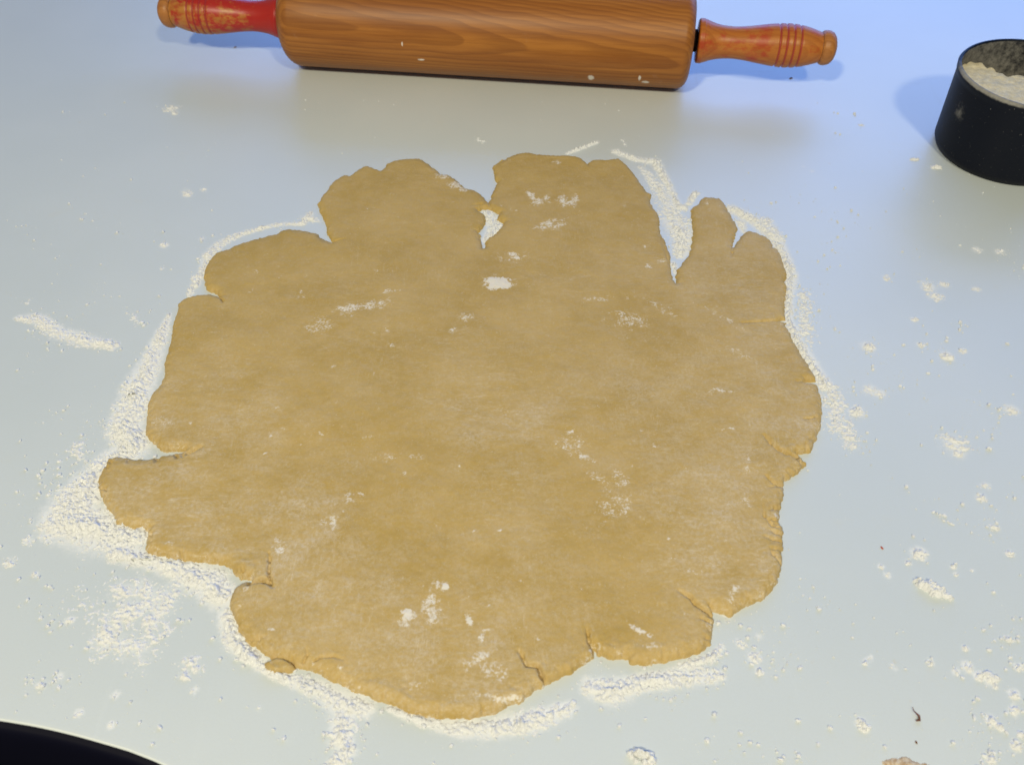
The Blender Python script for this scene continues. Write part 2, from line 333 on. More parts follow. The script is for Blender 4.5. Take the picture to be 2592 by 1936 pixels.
link('floor', raw_mesh('floor', [(-3, -3, -.92), (3, -3, -.92), (3, 3, -.92), (-3, 3, -.92)], [(0, 1, 2, 3)]), m.m, kind='structure')

# ------------------------------------------------------------------ the dough
st = .00040
mn = PO.min(0) - .003; mx = PO.max(0) + .003
X, Y = np.meshgrid(np.arange(mn[0], mx[0], st), np.arange(mn[1], mx[1], st))
d0 = poly_sdf(X, Y, PO); np.minimum(d0, -poly_sdf(X, Y, PH), out=d0)
near = sstep(.012, 0, np.abs(d0))
d = d0 + near * ((fbm(X, Y, .006, 3, 1) - .5) * .0014 + (fbm(X, Y, .0012, 2, 2) - .5) * .0010)
# crumbly front edge: ragged lips
yy0, yy1 = mn[1], mx[1]
frontness = sstep(.75, .15, (Y - yy0) / (yy1 - yy0))
T = .0021 + .0009 * frontness + (fbm(X, Y, .035, 3, 3) - .5) * .0009 + .00022 * (fbm(X, Y, .0035, 3, 4) - .5)
r = .0026 + .0026 * fbm(X, Y, .03, 2, 8)
q = np.clip(d / r, 0, 1)
Z = T * np.sqrt(np.clip(1 - (1 - q) ** 2, 0, 1))
Z = Z * (1 - .10 * near * sstep(.55, .8, fbm(X, Y, .0022, 3, 6)) * frontness)
Z = np.where(d < 0, d * 1.2, Z); Z = np.maximum(Z, -.0012)
# cracks, folds and slits
def groove(pts, w, dep, lip=0.):
    global Z
    P = [G(u, v, .003)[:2] for u, v in pts]
    n = len(P) - 1; w *= .55
    for i in range(n):
        a, b = P[i], P[i + 1]
        lo = np.minimum(a, b) - .008; hi = np.maximum(a, b) + .008
        jj = (Y[:, 0] > lo[1]) & (Y[:, 0] < hi[1]); ii = (X[0] > lo[0]) & (X[0] < hi[0])
        if not jj.any() or not ii.any(): continue
        ix = np.ix_(jj, ii)
        dd, t = seg_dist(X[ix], Y[ix], a, b)
        dd = dd + (fbm(X[ix], Y[ix], .0015, 2, 9) - .5) * .0005; 
        k = dep * (1 - (i + t) / n * .75)
        zz = Z[ix]; inside = zz > 0
        zz = np.where(inside, np.maximum(zz - zz * k * np.exp(-(dd / w) ** 2), .0001), zz)
        if lip: zz = np.where(inside, zz + lip * np.exp(-((dd - .002) / .0012) ** 2) * .3, zz)
        Z[ix] = zz
cr = lambda x0, y0, s, p: crop(x0, y0, s, p)
groove(cr(1700,950,2.5418,[(810,512),(740,495),(690,470),(640,430),(600,380)]), .0011, .95)
groove(cr(1700,950,2.5418,[(960,255),(900,270),(850,275)]), .0006, .6)
groove(cr(1700,950,2.5418,[(725,690),(660,688),(610,640)]), .0009, .8)
groove(cr(1700,950,2.5418,[(690,968),(650,960),(600,900),(590,820)]), .0007, .5)
groove(cr(1700,950,2.5418,[(710,1055),(650,1050),(600,1030)]), .0007, .6)
groove(cr(1700,950,2.5418,[(705,1190),(660,1150),(640,1120)]), .0007, .6)
groove(cr(1700,950,2.5418,[(270,1530),(210,1500),(150,1460),(120,1420),(50,1380)]), .0010, .95)
groove(cr(1700,950,2.5418,[(280,1500),(250,1470),(265,1450)]), .0007, .5)
groove(cr(1180,320,2.4289,[(1975,1176),(1900,1180),(1830,1185),(1700,1195)]), .0010, .9)
groove(cr(1180,320,2.4289,[(2155,1562),(2090,1555),(2040,1560)]), .0012, .9)
groove(cr(1180,320,2.4289,[(1645,722),(1640,760),(1630,790)]), .0009, .6)
groove(cr(1180,320,2.4289,[(1270,860),(1240,800),(1200,660)]), .0008, .4)
groove(cr(1180,320,2.4289,[(745,208),(755,230)]), .0012, .6)
groove(cr(1250,1450,3.16,[(820,668),(800,600),(765,540),(755,480),(740,440)]), .0009, 1.0)
groove(cr(1250,1450,3.16,[(430,885),(380,810),(350,740),(260,730),(230,660),(200,620)]), .0010, .9)
groove(cr(1250,1450,3.16,[(1080,690),(1060,660),(980,640)]), .0008, .5)
groove(cr(600,1450,3.16,[(20,470),(110,520),(170,520),(230,500)]), .0008, .5)
groove(cr(600,1450,3.16,[(520,700),(560,650),(555,600)]), .0006, .6)
groove(cr(600,1450,3.16,[(610,700),(660,670),(760,660),(850,690)]), .0006, .5)
groove(cr(600,1450,3.16,[(880,905),(860,880),(800,860)]), .0009, .5)
groove(cr(600,1450,3.16,[(1185,1030),(1180,990)]), .0008, .6)
groove(cr(0,1150,2.9105,[(1850,935),(1930,925),(1985,940),(2010,972)]), .0012, 1.0)
groove(cr(0,1150,2.9105,[(1990,930),(1980,860),(1985,780),(1980,720)]), .0007, .9)
groove(cr(0,1150,2.9105,[(1560,805),(1590,770),(1575,730)]), .0008, .8)
groove(cr(0,1150,2.9105,[(1480,795),(1400,760),(1370,730)]), .0010, .6)
groove(cr(0,1150,2.9105,[(1720,840),(1640,790),(1660,770)]), .0013, .7)
groove(cr(0,1150,2.9105,[(1750,880),(1790,850),(1780,820)]), .0010, .7)
groove(cr(0,1150,2.9105,[(1000,550),(1060,530),(1130,515)]), .0009, .7)
groove(cr(0,1150,2.9105,[(745,240),(775,250),(785,265)]), .0008, .7)
groove(cr(0,1150,2.9105,[(1200,745),(1210,710),(1205,690)]), .0009, .6)
groove(cr(0,1150,2.9105,[(1320,775),(1330,740),(1320,700)]), .0008, .5)
groove(cr(0,700,3.0043,[(1420,1330),(1470,1310),(1530,1280)]), .0014, .9)
groove(cr(0,700,3.0043,[(1665,140),(1688,165),(1690,185)]), .0007, 1.0)
groove(cr(400,500,4.13,[(1810,430),(1860,425),(1950,410)]), .0008, .6)
groove(cr(700,320,3.442,[(1845,632),(1780,660),(1700,670)]), .0012, .5)
groove(cr(700,320,3.442,[(1845,632),(1870,700),(1900,720)]), .0014, .5)
rg_ = random.Random(5)
fr = [k for k in range(2, len(out) - 2) if out[k][1] > 1080]
for k in range(70):      # short splits all along the near edge
    i_ = rg_.choice(fr); u0, v0 = out[i_]; u1, v1 = out[i_ + 1]; t_ = rg_.random(); u0 += (u1 - u0) * t_; v0 += (v1 - v0) * t_
    nx2, ny2 = (v1 - out[i_][1]), -(u1 - out[i_][0]); l2 = math.hypot(nx2, ny2) + 1e-6; nx2 /= l2; ny2 /= l2
    if ny2 > 0 and abs(nx2) < .5: nx2, ny2 = -nx2, -ny2
    if nx2 > 0 and u0 > 1700: nx2 = -nx2
    ln = rg_.uniform(8, 34); j1 = rg_.uniform(-.4, .4)
    groove([(u0 - nx2 * 4, v0 - ny2 * 4), (u0 + nx2 * ln * .5 + j1 * 6, v0 + ny2 * ln * .5), (u0 + nx2 * ln, v0 + ny2 * ln + j1 * 6)], rg_.uniform(.0006, .0012), rg_.uniform(.35, .8))
# low spots where the rolling pin left faint bands
Z = Z + np.where(d > .004, .00034 * (fbm(X * .5 + Y * .2, Y, .013, 3, 12) - .5), 0)
# flour lying on the dough, and a gleam painted in as pale marks
FL_GLEAM = np.zeros(X.shape)
def mark(x, y, rx, ry, ang, s):
    c = D(x, y, .0035)[:2]; ex = np.linalg.norm(D(x + 1, y) - D(x, y)); ey = np.linalg.norm(D(x, y + 1) - D(x, y))
    rx *= ex; ry *= ey; R_ = max(rx, ry) * 1.6
    jj = np.abs(Y[:, 0] - c[1]) < R_; ii = np.abs(X[0] - c[0]) < R_
    ix = np.ix_(jj, ii); a = math.radians(ang)
    u = (X[ix] - c[0]) * math.cos(a) + (Y[ix] - c[1]) * math.sin(a); v = -(X[ix] - c[0]) * math.sin(a) + (Y[ix] - c[1]) * math.cos(a)
    g = np.sqrt((u / rx) ** 2 + (v / ry) ** 2) + (fbm(X[ix], Y[ix], .0035, 4, int(x) % 13, .65) - .5) * 1.7
    FL_GLEAM[ix] = np.maximum(FL_GLEAM[ix], s * (.86 if s < .9 else 1) * np.clip(1.45 - g, 0, 1))
for a_ in [(1078,606,24,13,0,1.25),(1062,612,8,8,0,1.1),(1096,610,8,9,0,1.1),(750,662,26,11,12,.62),(790,655,30,8,10,.62),(828,650,18,8,0,.5),(845,625,14,5,0,.62),(695,698,26,15,0,.55),(1007,680,15,9,0,.72),(845,742,7,5,0,.8),
           (1150,420,8,13,20,.7),(1163,432,16,8,0,.7),(1180,424,8,12,-20,.6),(1215,428,9,12,0,.7),(1230,436,18,8,0,.7),(1243,424,8,10,0,.8),(1186,478,24,6,40,.62),(1212,478,24,6,55,.62),(1170,488,22,5,-10,.55),(1105,545,10,5,-30,.8),(1118,552,9,4,-20,.85),(1115,552,30,10,0,.4),
           (1360,685,48,16,0,.48),(1290,640,30,6,10,.42),(980,712,14,7,0,.5),(600,1165,10,8,0,.6),(605,1185,10,12,0,.65),(720,1130,8,16,0,.6),(710,1120,26,10,20,.5),(880,1330,16,14,0,.95),(874,1345,16,12,0,.8),(930,1300,14,30,-10,.65),(938,1330,18,16,0,.6),(948,1258,22,10,0,.55),(960,1265,8,7,0,.9),
           (1015,1340,7,13,20,.85),(1048,1358,10,5,20,.95),(1040,1375,6,8,0,.7),(1068,1450,32,18,-20,.6),(1030,1420,26,10,20,.55),(1008,1438,10,14,0,.5),(1383,1360,20,7,-30,.9),(1590,1268,9,14,-30,.75),(1580,1285,8,12,0,.6),(1615,1000,8,24,-10,.5),(1612,1075,9,20,10,.55),
           (1560,840,22,7,0,.5),(1480,1010,12,10,0,.3),(1240,960,30,20,-30,.42),(1230,930,16,6,20,.6),(1265,985,20,6,-30,.55),(1290,1030,26,10,-40,.45),(1345,1030,18,22,0,.45),(1330,1090,40,26,0,.42),(955,375,16,9,-30,.7),(985,395,20,8,-30,.75),(1000,402,12,8,0,.7),
           (1100,1505,36,7,8,.75),(1060,1500,40,9,0,.5),(890,1480,20,10,0,.4),(1290,1425,10,6,0,.6),(1300,1435,8,5,0,.6),(1450,1400,12,6,0,.3),(1400,1390,24,8,0,.3),(930,1470,14,6,0,.35),(1180,1480,7,10,20,.7),(530,1270,10,6,0,.5),(365,1170,10,6,0,.35),  # opening pair of long pale marks paints the gleam at the bottom edge
           (345,905,24,9,0,.4),(650,630,5,10,20,.6),(1090,880,20,14,0,.25),(800,940,28,5,20,.4),(830,985,30,10,0,.4),(900,985,20,8,0,.35),(760,1075,26,12,0,.45),(780,1065,14,7,0,.5),(1430,660,60,8,-40,.35),(1560,680,60,5,-45,.45),(1600,760,40,6,-45,.4),
           (1500,1230,26,10,0,.3),(1100,340,10,6,0,.4),(1200,345,8,5,0,.5),(1530,440,6,14,0,.35),(1430,560,14,6,0,.4),(1440,400,10,10,0,.5),(1400,570,8,4,0,.6),(1395,525,7,4,0,.5)]:
    mark(*a_)
for k in range(150):   # small random flecks
    x = random.uniform(380, 1720); y = random.uniform(420, 1480)
    mark(x, y, random.uniform(3, 9), random.uniform(2, 5), random.uniform(-60, 60), random.uniform(.30, .55) * (.7 + .5 * (y > 900)))
edge = np.clip(sstep(.004, .0005, d) * sstep(.5, .75, fbm(X, Y, .006, 3, 21)), 0, 1)
FL_GLEAM = np.maximum(FL_GLEAM, edge * .28 * frontness)
dust = .12 + .95 * frontness * (.35 + .65 * sstep(.30, .65, fbm(X, Y, .05, 4, 31))) + .30 * sstep(.02, .14, X)
dust = np.clip(dust, 0, 1)
Z += np.where((d > 0) & (FL_GLEAM > .45), .00035 * np.clip(FL_GLEAM - .45, 0, 1) * fbm(X, Y, .0008, 2, 5), 0)
me = grid_mesh('pie_dough', X, Y, Z, d > -.0006, {'flour': FL_GLEAM, 'dust': dust})
link('pie_dough', me, M_dough, label='large ragged sheet of rolled-out tan pastry dough in the middle of the white counter', cat='dough')

# a torn scrap of dough tucked under the front left edge
def blob_sheet(name, cx, cy, rx, ry, ang, h, seed, mat, px=True, step=.0004, **kw):
    c = D(cx, cy)[:2] if px else np.array([cx, cy])
    n = max(rx, ry) * 1.5
    X, Y = np.meshgrid(np.arange(-n, n, step), np.arange(-n, n, step)); a = math.radians(ang)
    u = X * math.cos(a) + Y * math.sin(a); v = -X * math.sin(a) + Y * math.cos(a)
    g = 1 - np.sqrt((u / rx) ** 2 + (v / ry) ** 2) + (fbm(X + cx, Y + cy, .003, 3, seed) - .5) * .5
    Z = h * np.sqrt(np.clip(g * 3, 0, 1)) * (.8 + .4 * fbm(X, Y, .002, 3, seed + 3)); Z = np.where(g < 0, -.0005, Z)
    me = grid_mesh(name, X, Y, Z, g > 0, {'flour': X * 0 + .12, 'dust': X * 0 + .5})
    o = link(name, me, mat, **kw); o.location = (c[0], c[1], 0); return o
blob_sheet('dough_scrap', 603, 1441, .0052, .0022, -12, .0024, 4, M_dough, label='small oval scrap of dough in flour against the front left edge of the dough sheet', cat='dough scrap')

# ------------------------------------------------------------------ loose flour as low relief on the counter
def flour_relief(name, box, label, cat, seed, step=.00030, big=1.0):
    a = D(box[0], box[3])[:2]; b = D(box[2], box[1])[:2]; c = D(box[0], box[1])[:2]; e = D(box[2], box[3])[:2]
    lo = np.minimum(np.minimum(a, b), np.minimum(c, e)); hi = np.maximum(np.maximum(a, b), np.maximum(c, e))
    X, Y = np.meshgrid(np.arange(lo[0], hi[0], step), np.arange(lo[1], hi[1], step))
    Dn = density(X, Y, 1.12, .95)
    n1 = fbm(X, Y, .0075, 3, seed); n2 = fbm(X, Y, .0021, 4, seed + 1, .62); n3 = fbm(X, Y, .00085, 2, seed + 2, .6)
    hgt = Dn * 1.25 + (n1 - .5) * .75 + (n2 - .5) * .8 + (n3 - .5) * 1.5 - .52
    Z = np.where(hgt > 0, .0014 * big * np.clip(hgt, 0, 1.1) * (.22 + .78 * np.clip(Dn, 0, 1)) * (.15 + 1.5 * n1 * n2 + .55 * n3), -.00025)
    # only this object's share of the ground
    # photo-pixel bounds as a world-space test
    dx = _project(X, Y); own = (dx[0] >= box[0]) & (dx[0] < box[2]) & (dx[1] >= box[1]) & (dx[1] < box[3])
    keep = (hgt > 0) & own & (Dn > .02)
    if keep.sum() < 4: return
    me = grid_mesh(name, X, Y, Z, keep, smooth=True)
    link(name, me, M_flour, kind='stuff', label=label, cat=cat)
def _project(X, Y):
    qz = -CH; z = Y * _d[1] + qz * _d[2]; u = X / z * FPX + 1296; v = 968 - FPX * (Y * _u[1] + qz * _u[2]) / z
    return u / K, v / K
flour_relief('flour_bank', (0, 440, 700, 855), 'loose flour lying beside the upper left edge of the dough and in the detached streak left of it', 'flour', 1)
flour_relief('flour_bank', (0, 855, 500, 1210), 'thickest bank of loose flour, piled against the left edge of the dough', 'flour', 5, big=1.25)
flour_relief('flour_bank', (0, 1210, 660, 1660), 'loose flour spread in front of the dough at the lower left', 'flour', 9)
flour_relief('flour_bank', (660, 1380, 1250, 1700), 'flour pushed up along the bottom edge of the dough with a tail running off the counter front', 'flour', 13)
flour_relief('flour_bank', (1250, 1380, 1700, 1560), 'cracked ridge of flour under the lower right edge of the dough', 'flour', 17)
flour_relief('flour_bank', (1000, 290, 1560, 620), 'flour filling the hole and the gaps between the upper lobes of the dough', 'flour', 21)
flour_relief('flour_bank', (1560, 400, 1850, 1000), 'thin rim of flour along the right edge of the dough', 'flour', 25)
flour_relief('scattered_flour', (1700, 1000, 2240, 1700), 'small flour clumps scattered over the counter at the lower right', 'flour', 29)
flour_relief('scattered_flour', (1850, 200, 2240, 1000), 'small flour clumps scattered over the counter below the black cup', 'flour', 33)
flour_relief('scattered_flour', (330, 200, 470, 440), 'few flour flecks on the counter left of the dough, below the red handle', 'flour', 37)

# single larger clumps one could pick up
clumps = [(2015,1273,.0062,.0024,-38,.0022,'elongated flour clump right of the dough, largest on the right side'),
          (1385,1632,.0042,.0024,-10,.0020,'round curled flour clump at the bottom edge of the photo, right of centre'),
          (2140,1460,.0030,.0014,-30,.0012,'small flour clump on the counter near the lower right corner'),
          (1862,1562,.0022,.0011,-55,.0014,'narrow flour clump left of the dark curled crumb'),
          (2048,772,.0028,.0016,-20,.0013,'flour clump on the counter right of the upper right lobe of dough'),
          (2022,362,.0030,.0018,-20,.0012,'flour clump on the counter just left of the black cup'),
          (1975,345,.0026,.0013,0,.0010,'yellowish flour clump farther from the cup, in the blue sheen')]
for i, (x, y, rx, ry, an, h, lab) in enumerate(clumps):
    c = D(x, y)[:2]; stp = .00025; n = rx * 1.6
    X, Y = np.meshgrid(np.arange(-n, n, stp), np.arange(-n, n, stp)); a = math.radians(an)
    u = X * math.cos(a) + Y * math.sin(a); v = -X * math.sin(a) + Y * math.cos(a)
    g = 1 - np.sqrt((u / rx) ** 2 + (v / ry) ** 2) + (fbm(X + i, Y, .0016, 3, i + 40, .65) - .5) * 1.3
    if i == 1:
        g = np.where(np.sqrt((u / (rx * .55)) ** 2 + ((v + .0004) / (ry * .4)) ** 2) < 1, g - .55, g)
    Z = np.where(g > 0, h * np.clip(g * 1.6, 0, 1) ** .6 * (.45 + .9 * fbm(X, Y, .0009, 2, i)), -.0003)
    o = link('flour_clump', grid_mesh('flour_clump', X, Y, Z, g > 0), M_flour, label=lab, cat='flour clump', group='flour clumps on the counter')
    o.location = (c[0], c[1], 0)

# grains: a dusting of tiny crumbs of flour, thicker near the banks
ico = bmesh.new(); bmesh.ops.create_icosphere(ico, subdivisions=1, radius=1.0)
iv = np.array([p.co[:] for p in ico.verts]); jf = np.array([[p.index for p in f.verts] for f in ico.faces]); ico.free()
rs = np.random.RandomState(11)
N0 = 130000
px = rs.uniform(-30, 2240, N0); py = rs.uniform(215, 1680, N0)
P = np.array([D(a, b)[:2] for a, b in zip(px, py)])
wide = np.clip(density(P[:, 0], P[:, 1], 3.2, 1.0), 0, 1)
clus = sstep(.50, .78, fbm(P[:, 0], P[:, 1], .02, 3, 44)) 
prob = .006 + .9 * wide ** 2 * (.25 + clus) + .12 * clus * (.3 + 1.3 * sstep(.03, .12, P[:, 0]) + .6 * sstep(-.08, -.14, P[:, 0]))
prob *= np.where(py < 430, .45, 1)
dsel = poly_sdf(P[:, 0], P[:, 1], PO)
ok = (rs.rand(N0) < prob) & (dsel < -.0008) & (P[:, 1] > front_y(P[:, 0]) + .003)
P = P[ok]
sz = (.00009 + .00065 * rs.rand(len(P)) ** 5) 
sx = sz * rs.uniform(.8, 1.6, len(P)); sy = sz * rs.uniform(.7, 1.3, len(P)); hz = sz * rs.uniform(.5, 1.0, len(P)); an = rs.uniform(0, 6.28, len(P))
jit = 1 + .35 * (rs.rand(len(P), len(iv)) - .5)
vx = iv[None, :, 0] * jit * sx[:, None]; vy = iv[None, :, 1] * jit * sy[:, None]; vz = iv[None, :, 2] * jit * hz[:, None] + hz[:, None] * .5
V = np.stack([P[:, :1] + vx * np.cos(an)[:, None] - vy * np.sin(an)[:, None], P[:, 1:] + vx * np.sin(an)[:, None] + vy * np.cos(an)[:, None], vz], 2).reshape(-1, 3)
F = (jf[None] + (np.arange(len(P)) * len(iv))[:, None, None]).reshape(-1, 3)
print('grains', len(P))
link('flour_dusting', raw_mesh('flour_dusting', V, F, False), M_flour, kind='stuff', label='fine dusting of flour grains over the counter all round the dough', cat='flour')

# ------------------------------------------------------------------ rolling pin
def lathe(name, prof, seg=96, caps=True):
    """prof: (x, r) along the x axis"""
    n = len(prof); th = np.linspace(0, 2 * math.pi, seg, endpoint=False)
    V = np.array([[x, r * math.cos(t), r * math.sin(t)] for x, r in prof for t in th])
    F = [[i * seg + j, i * seg + (j + 1) % seg, (i + 1) * seg + (j + 1) % seg, (i + 1) * seg + j] for i in range(n - 1) for j in range(seg)]
    me = raw_mesh(name, V, np.array(F)[:, ::-1])
    return me
BR = .0268
A = G(724, 46, BR); B = G(1750, 103, BR)
L = float(np.linalg.norm(B - A)); mid = (A + B) / 2; yaw = math.atan2(B[1] - A[1], B[0] - A[0])
print('pin length', L, 'yaw', math.degrees(yaw))
pin = bpy.data.objects.new('rolling_pin', None); sc.collection.objects.link(pin)
pin.location = (mid[0], mid[1], BR); pin.rotation_euler = (0, 0, yaw)
pin['label'] = 'wooden rolling pin with worn red-painted handles lying across the top of the counter'; pin['category'] = 'rolling pin'

def barrel_extra(m, x, y, z, c):
    # flour smears: three small dabs on the lower front
    tot = None
    brk = m.noise(m.obj(), 300, 4, .75)
    for (cx, cz, rx, rz) in [(.065, -.0150, .0030, .0032), (.0965, -.0162, .0034, .0016), (.093, -.013, .0012, .003), (-.044, .0010, .0008, .0020), (-.034, -.0085, .0035, .0009)]:
        dx = m.math('DIVIDE', m.math('SUBTRACT', x, cx), rx); dz = m.math('DIVIDE', m.math('SUBTRACT', z, cz), rz)
        dd = m.math('SQRT', m.math('ADD', m.math('MULTIPLY', dx, dx), m.math('MULTIPLY', dz, dz)))
        f = m.math('MULTIPLY', m.ramp(dd, .3, 1.25, 1, 0), m.ramp(y, -.001, -.002))
        tot = f if tot is None else m.math('MAXIMUM', tot, f)
    fac = m.ramp(m.math('ADD', m.math('MULTIPLY', tot, .8), m.math('MULTIPLY', brk, 1.3)), 1.05, 1.45)
    c = m.mix(m.math('MULTIPLY', fac, .8), c, C(.80, .76, .68))
    haze = m.math('MULTIPLY', m.ramp(m.noise(m.obj(), 45, 5, .7), .62, .8), .10)
    return m.mix(haze, c, C(.7, .62, .5))
M_barrel = wood('cherry_wood', C(.27, .092, .013), C(.38, .148, .026), C(.12, .032, .006), .42, barrel_extra)
hl = L / 2
def arc(x, r, s, n=8):   # rounded shoulder
    return [(x - s * (c_ := .0055) * (1 - math.sin(t)), r - c_ * (1 - math.cos(t))) for t in []]
prof = [(-hl, .004), (-hl, BR - .0120)]
for k in range(1, 9): t = k / 8 * math.pi / 2; prof.append((-hl + .0100 * (1 - math.cos(t)), BR - .0120 + .0120 * math.sin(t)))
prof += [(-hl + .0100 + (2 * hl - .017) * k / 20, BR) for k in range(1, 20)]
for k in range(0, 9): t = k / 8 * math.pi / 2; prof.append((hl - .0060 * (1 - math.sin(t)), BR - .0068 * (1 - math.cos(t))))
prof += [(hl, BR - .0085), (hl, .004)]
link('barrel', lathe('barrel', prof), M_barrel, pin)

def handle_extra(amount, flip):
    def f(m, x, y, z, c):
        n = m.noise(m.obj(scale=(1, 1.6, 1.6)), 130, 5, .7); n2 = m.noise(m.obj(), 40, 3, .6)
        near = m.ramp(x, .0, .034, .30, 0)        # x runs out from the barrel
        groove = m.attr('groove')
        v = m.math('ADD', m.math('ADD', m.math('MULTIPLY', n, .55), m.math('MULTIPLY', n2, .45)), m.math('ADD', near if amount > .03 else 0.02, amount))
        fac = m.ramp(v, .50, .62)
        fac = m.math('MAXIMUM', fac, m.math('MULTIPLY', groove, .85 if amount > .03 else .75))
        fac = m.math('MULTIPLY', fac, m.ramp(x, .0670, .0685, 1, 0))
        c = m.mix(m.math('MULTIPLY', fac, .95 if amount > .03 else .62), c, C(.36, .012, .010))
        return m.mix(m.math('MULTIPLY', m.ramp(groove, .3, .9), .8), c, C(.30, .03, .035))
    return f
M_hl = wood('worn_red_paint', C(.40, .145, .024), C(.46, .19, .035), C(.26, .075, .012), .36, handle_extra(.055, 1))
M_hr = wood('bare_orange_wood', C(.40, .125, .018), C(.46, .165, .028), C(.27, .07, .010), .36, handle_extra(-.03, 1))
M_endwood = wood('bare_end_wood', C(.38, .15, .035), C(.44, .18, .045), C(.22, .07, .015), .42)
q_ = N('dark_steel'); q_.P(Base_Color=C(.03, .022, .018), Roughness=.45, Metallic=.6); M_steel = q_.m
# profile measured on the right handle, px of the photo -> metres
S_ = L / 1052.0
def hprofile():
    key = [(0, 50), (3, 53), (14, 53), (24, 49), (40, 43), (62, 39), (90, 37.5), (120, 40), (150, 44.5), (180, 49), (205, 51.5), (225, 52), (248, 50), (270, 45.5), (290, 39.5), (303, 35)]
    p = []; xs_ = [k[0] for k in key]; rs_ = [k[1] for k in key]
    for x in np.arange(0, 303.1, 1.25):
        r = float(np.interp(x, xs_, rs_)); r0 = r
        # smooth the polyline
        r = sum(float(np.interp(x + o, xs_, rs_)) for o in (-9, -5, 0, 5, 9)) / 5 if 14 < x < 296 else r
        g = 0
        for gx in (197, 214, 231, 248):
            g = max(g, math.exp(-((x - gx) / 2.4) ** 2))
        p.append((x, r - 3.2 * g, g))
    return p
def make_handle(side, mat, gap, droop=0):
    hp = hprofile(); seg = 72
    prof = [((x + 0) * S_, r * S_) for x, r, g in hp]; gs = [g for *_, g in hp]
    prof = [(0, .004)] + prof; gs = [0] + gs
    me = lathe('handle', prof, seg)
    at = me.attributes.new('groove', 'FLOAT', 'POINT'); at.data.foreach_set('value', np.repeat(np.array(gs, np.float32), seg))
    h = link('handle', me, mat, pin)
    h.location = (side * (hl + gap), 0, 0); h.rotation_euler = (0, 0, 0 if side > 0 else math.pi)
    # end button
    cap = [(302, 33), (305, 38.5), (309, 40.5), (316, 41), (323, 40), (330, 36.5), (336, 29), (340, 18), (341.5, 6), (341.6, .5)]
    k = link('end_knob', lathe('end_knob', [(x * S_, r * S_) for x, r in cap], seg), M_endwood, h)
    b = link('groove_line', lathe('groove_line', [(299 * S_, 36.0 * S_), (302 * S_, 35.0 * S_), (305 * S_, 36.0 * S_)], seg), M_steel, h)
    return h
h1 = make_handle(-1, M_hl, .0004); h1['label'] = 'left handle with thick worn red paint'
h2 = make_handle(1, M_hr, .0034); h2['label'] = 'right handle worn to bare orange wood with red left in the grooves'
link('axle', lathe('axle', [(-hl - .004, .0045), (hl + .008, .0045)], 32), M_steel, pin)
link('bushing', lathe('bushing', [(hl - .001, .0062), (hl + .0030, .0062), (hl + .0030, .004)], 32), M_steel, pin)

# ------------------------------------------------------------------ black measuring cup with flour
m = N('black_plastic'); v = m.obj()
fd = m.attr('floury'); n = m.noise(v, 330, 5, .75); n2 = m.noise(v, 1500, 2)
fac = m.math('MULTIPLY', m.ramp(m.math('ADD', fd, m.math('MULTIPLY', n, .7)), .70, 1.25), .70)
spk = m.math('MULTIPLY', m.ramp(m.noise(v, 900, 3, .7), .66, .76), .45)
c = m.mix(m.math('MAXIMUM', fac, spk), C(.003, .0045, .010), C(.40, .38, .33))
m.P(Base_Color=c, Roughness=m.ramp(fac, 0, 1, .5, .9), Specular_IOR_Level=.16)
M_black = m.m
CUPH = .0445

CX, CY, RT, RB, WT = .2672, .4155, .0380, .0362, .0017
cup = bpy.data.objects.new('measuring_cup', None); sc.collection.objects.link(cup); cup.location = (CX, CY, 0)
cup['label'] = 'black plastic measuring cup with flour inside, cut off by the right edge of the photo'; cup['category'] = 'measuring cup'
prof = [(0, 0), (RB - .004, 0), (RB - .0012, .0010), (RB, .0035), (RT - .0004, CUPH - .0045), (RT, CUPH - .0035), (RT + .0003, CUPH - .0010), (RT - .0003, CUPH), (RT - WT + .0003, CUPH), (RT - WT, CUPH - .0008), (RB - WT, .006), (RB - WT - .004, .0022), (0, .0020)]
dense = []
for (r0, z0), (r1, z1) in zip(prof[:-1], prof[1:]):
    n = max(1, int(math.hypot(r1 - r0, z1 - z0) / .0012))
    dense += [(r0 + (r1 - r0) * k / n, z0 + (z1 - z0) * k / n) for k in range(n)]
dense.append(prof[-1]); seg = 160
th = np.linspace(0, 2 * math.pi, seg, endpoint=False)
rr = np.array([p[0] for p in dense])[:, None]; zz = np.array([p[1] for p in dense])[:, None] + 0 * th[None]
rr = np.maximum(rr, .00002)
V = np.stack([rr * np.cos(th), rr * np.sin(th), zz], 2)
n = len(dense); idx = np.arange(n * seg).reshape(n, seg); nx_ = np.roll(idx, -1, 1)
F = np.stack([idx[:-1], nx_[:-1], nx_[1:], idx[1:]], 2).reshape(-1, 4)
me = raw_mesh('body', V.reshape(-1, 3), F)
k_in = [i for i, p in enumerate(dense) if p[1] >= CUPH - 1e-6][-1]
inner = (np.arange(n)[:, None] > k_in) * np.ones(seg)
ang = np.degrees(th)[None]
fl = inner * (.62 + .25 * (1 - zz / CUPH)) * (.75 + .25 * np.cos(np.radians(ang - 150)))                                   # floury smears up the inside
rim = (np.abs(zz - CUPH) < .0014) * np.clip(1.5 - np.abs(ang - 205) / 50, 0, 1) * .80
rim = np.maximum(rim, (zz > CUPH - .003) * (1 - inner) * np.clip(1 - np.abs(ang - 215) / 50, 0, 1) * .32)
side = (1 - inner) * np.clip(1 - np.hypot((ang - 192) / 16, (zz - .027) / .012), 0, 1) * .62
at = me.attributes.new('floury', 'FLOAT', 'POINT'); at.data.foreach_set('value', np.maximum(np.maximum(fl, rim), side).astype(np.float32).ravel())
link('body', me, M_black, cup)
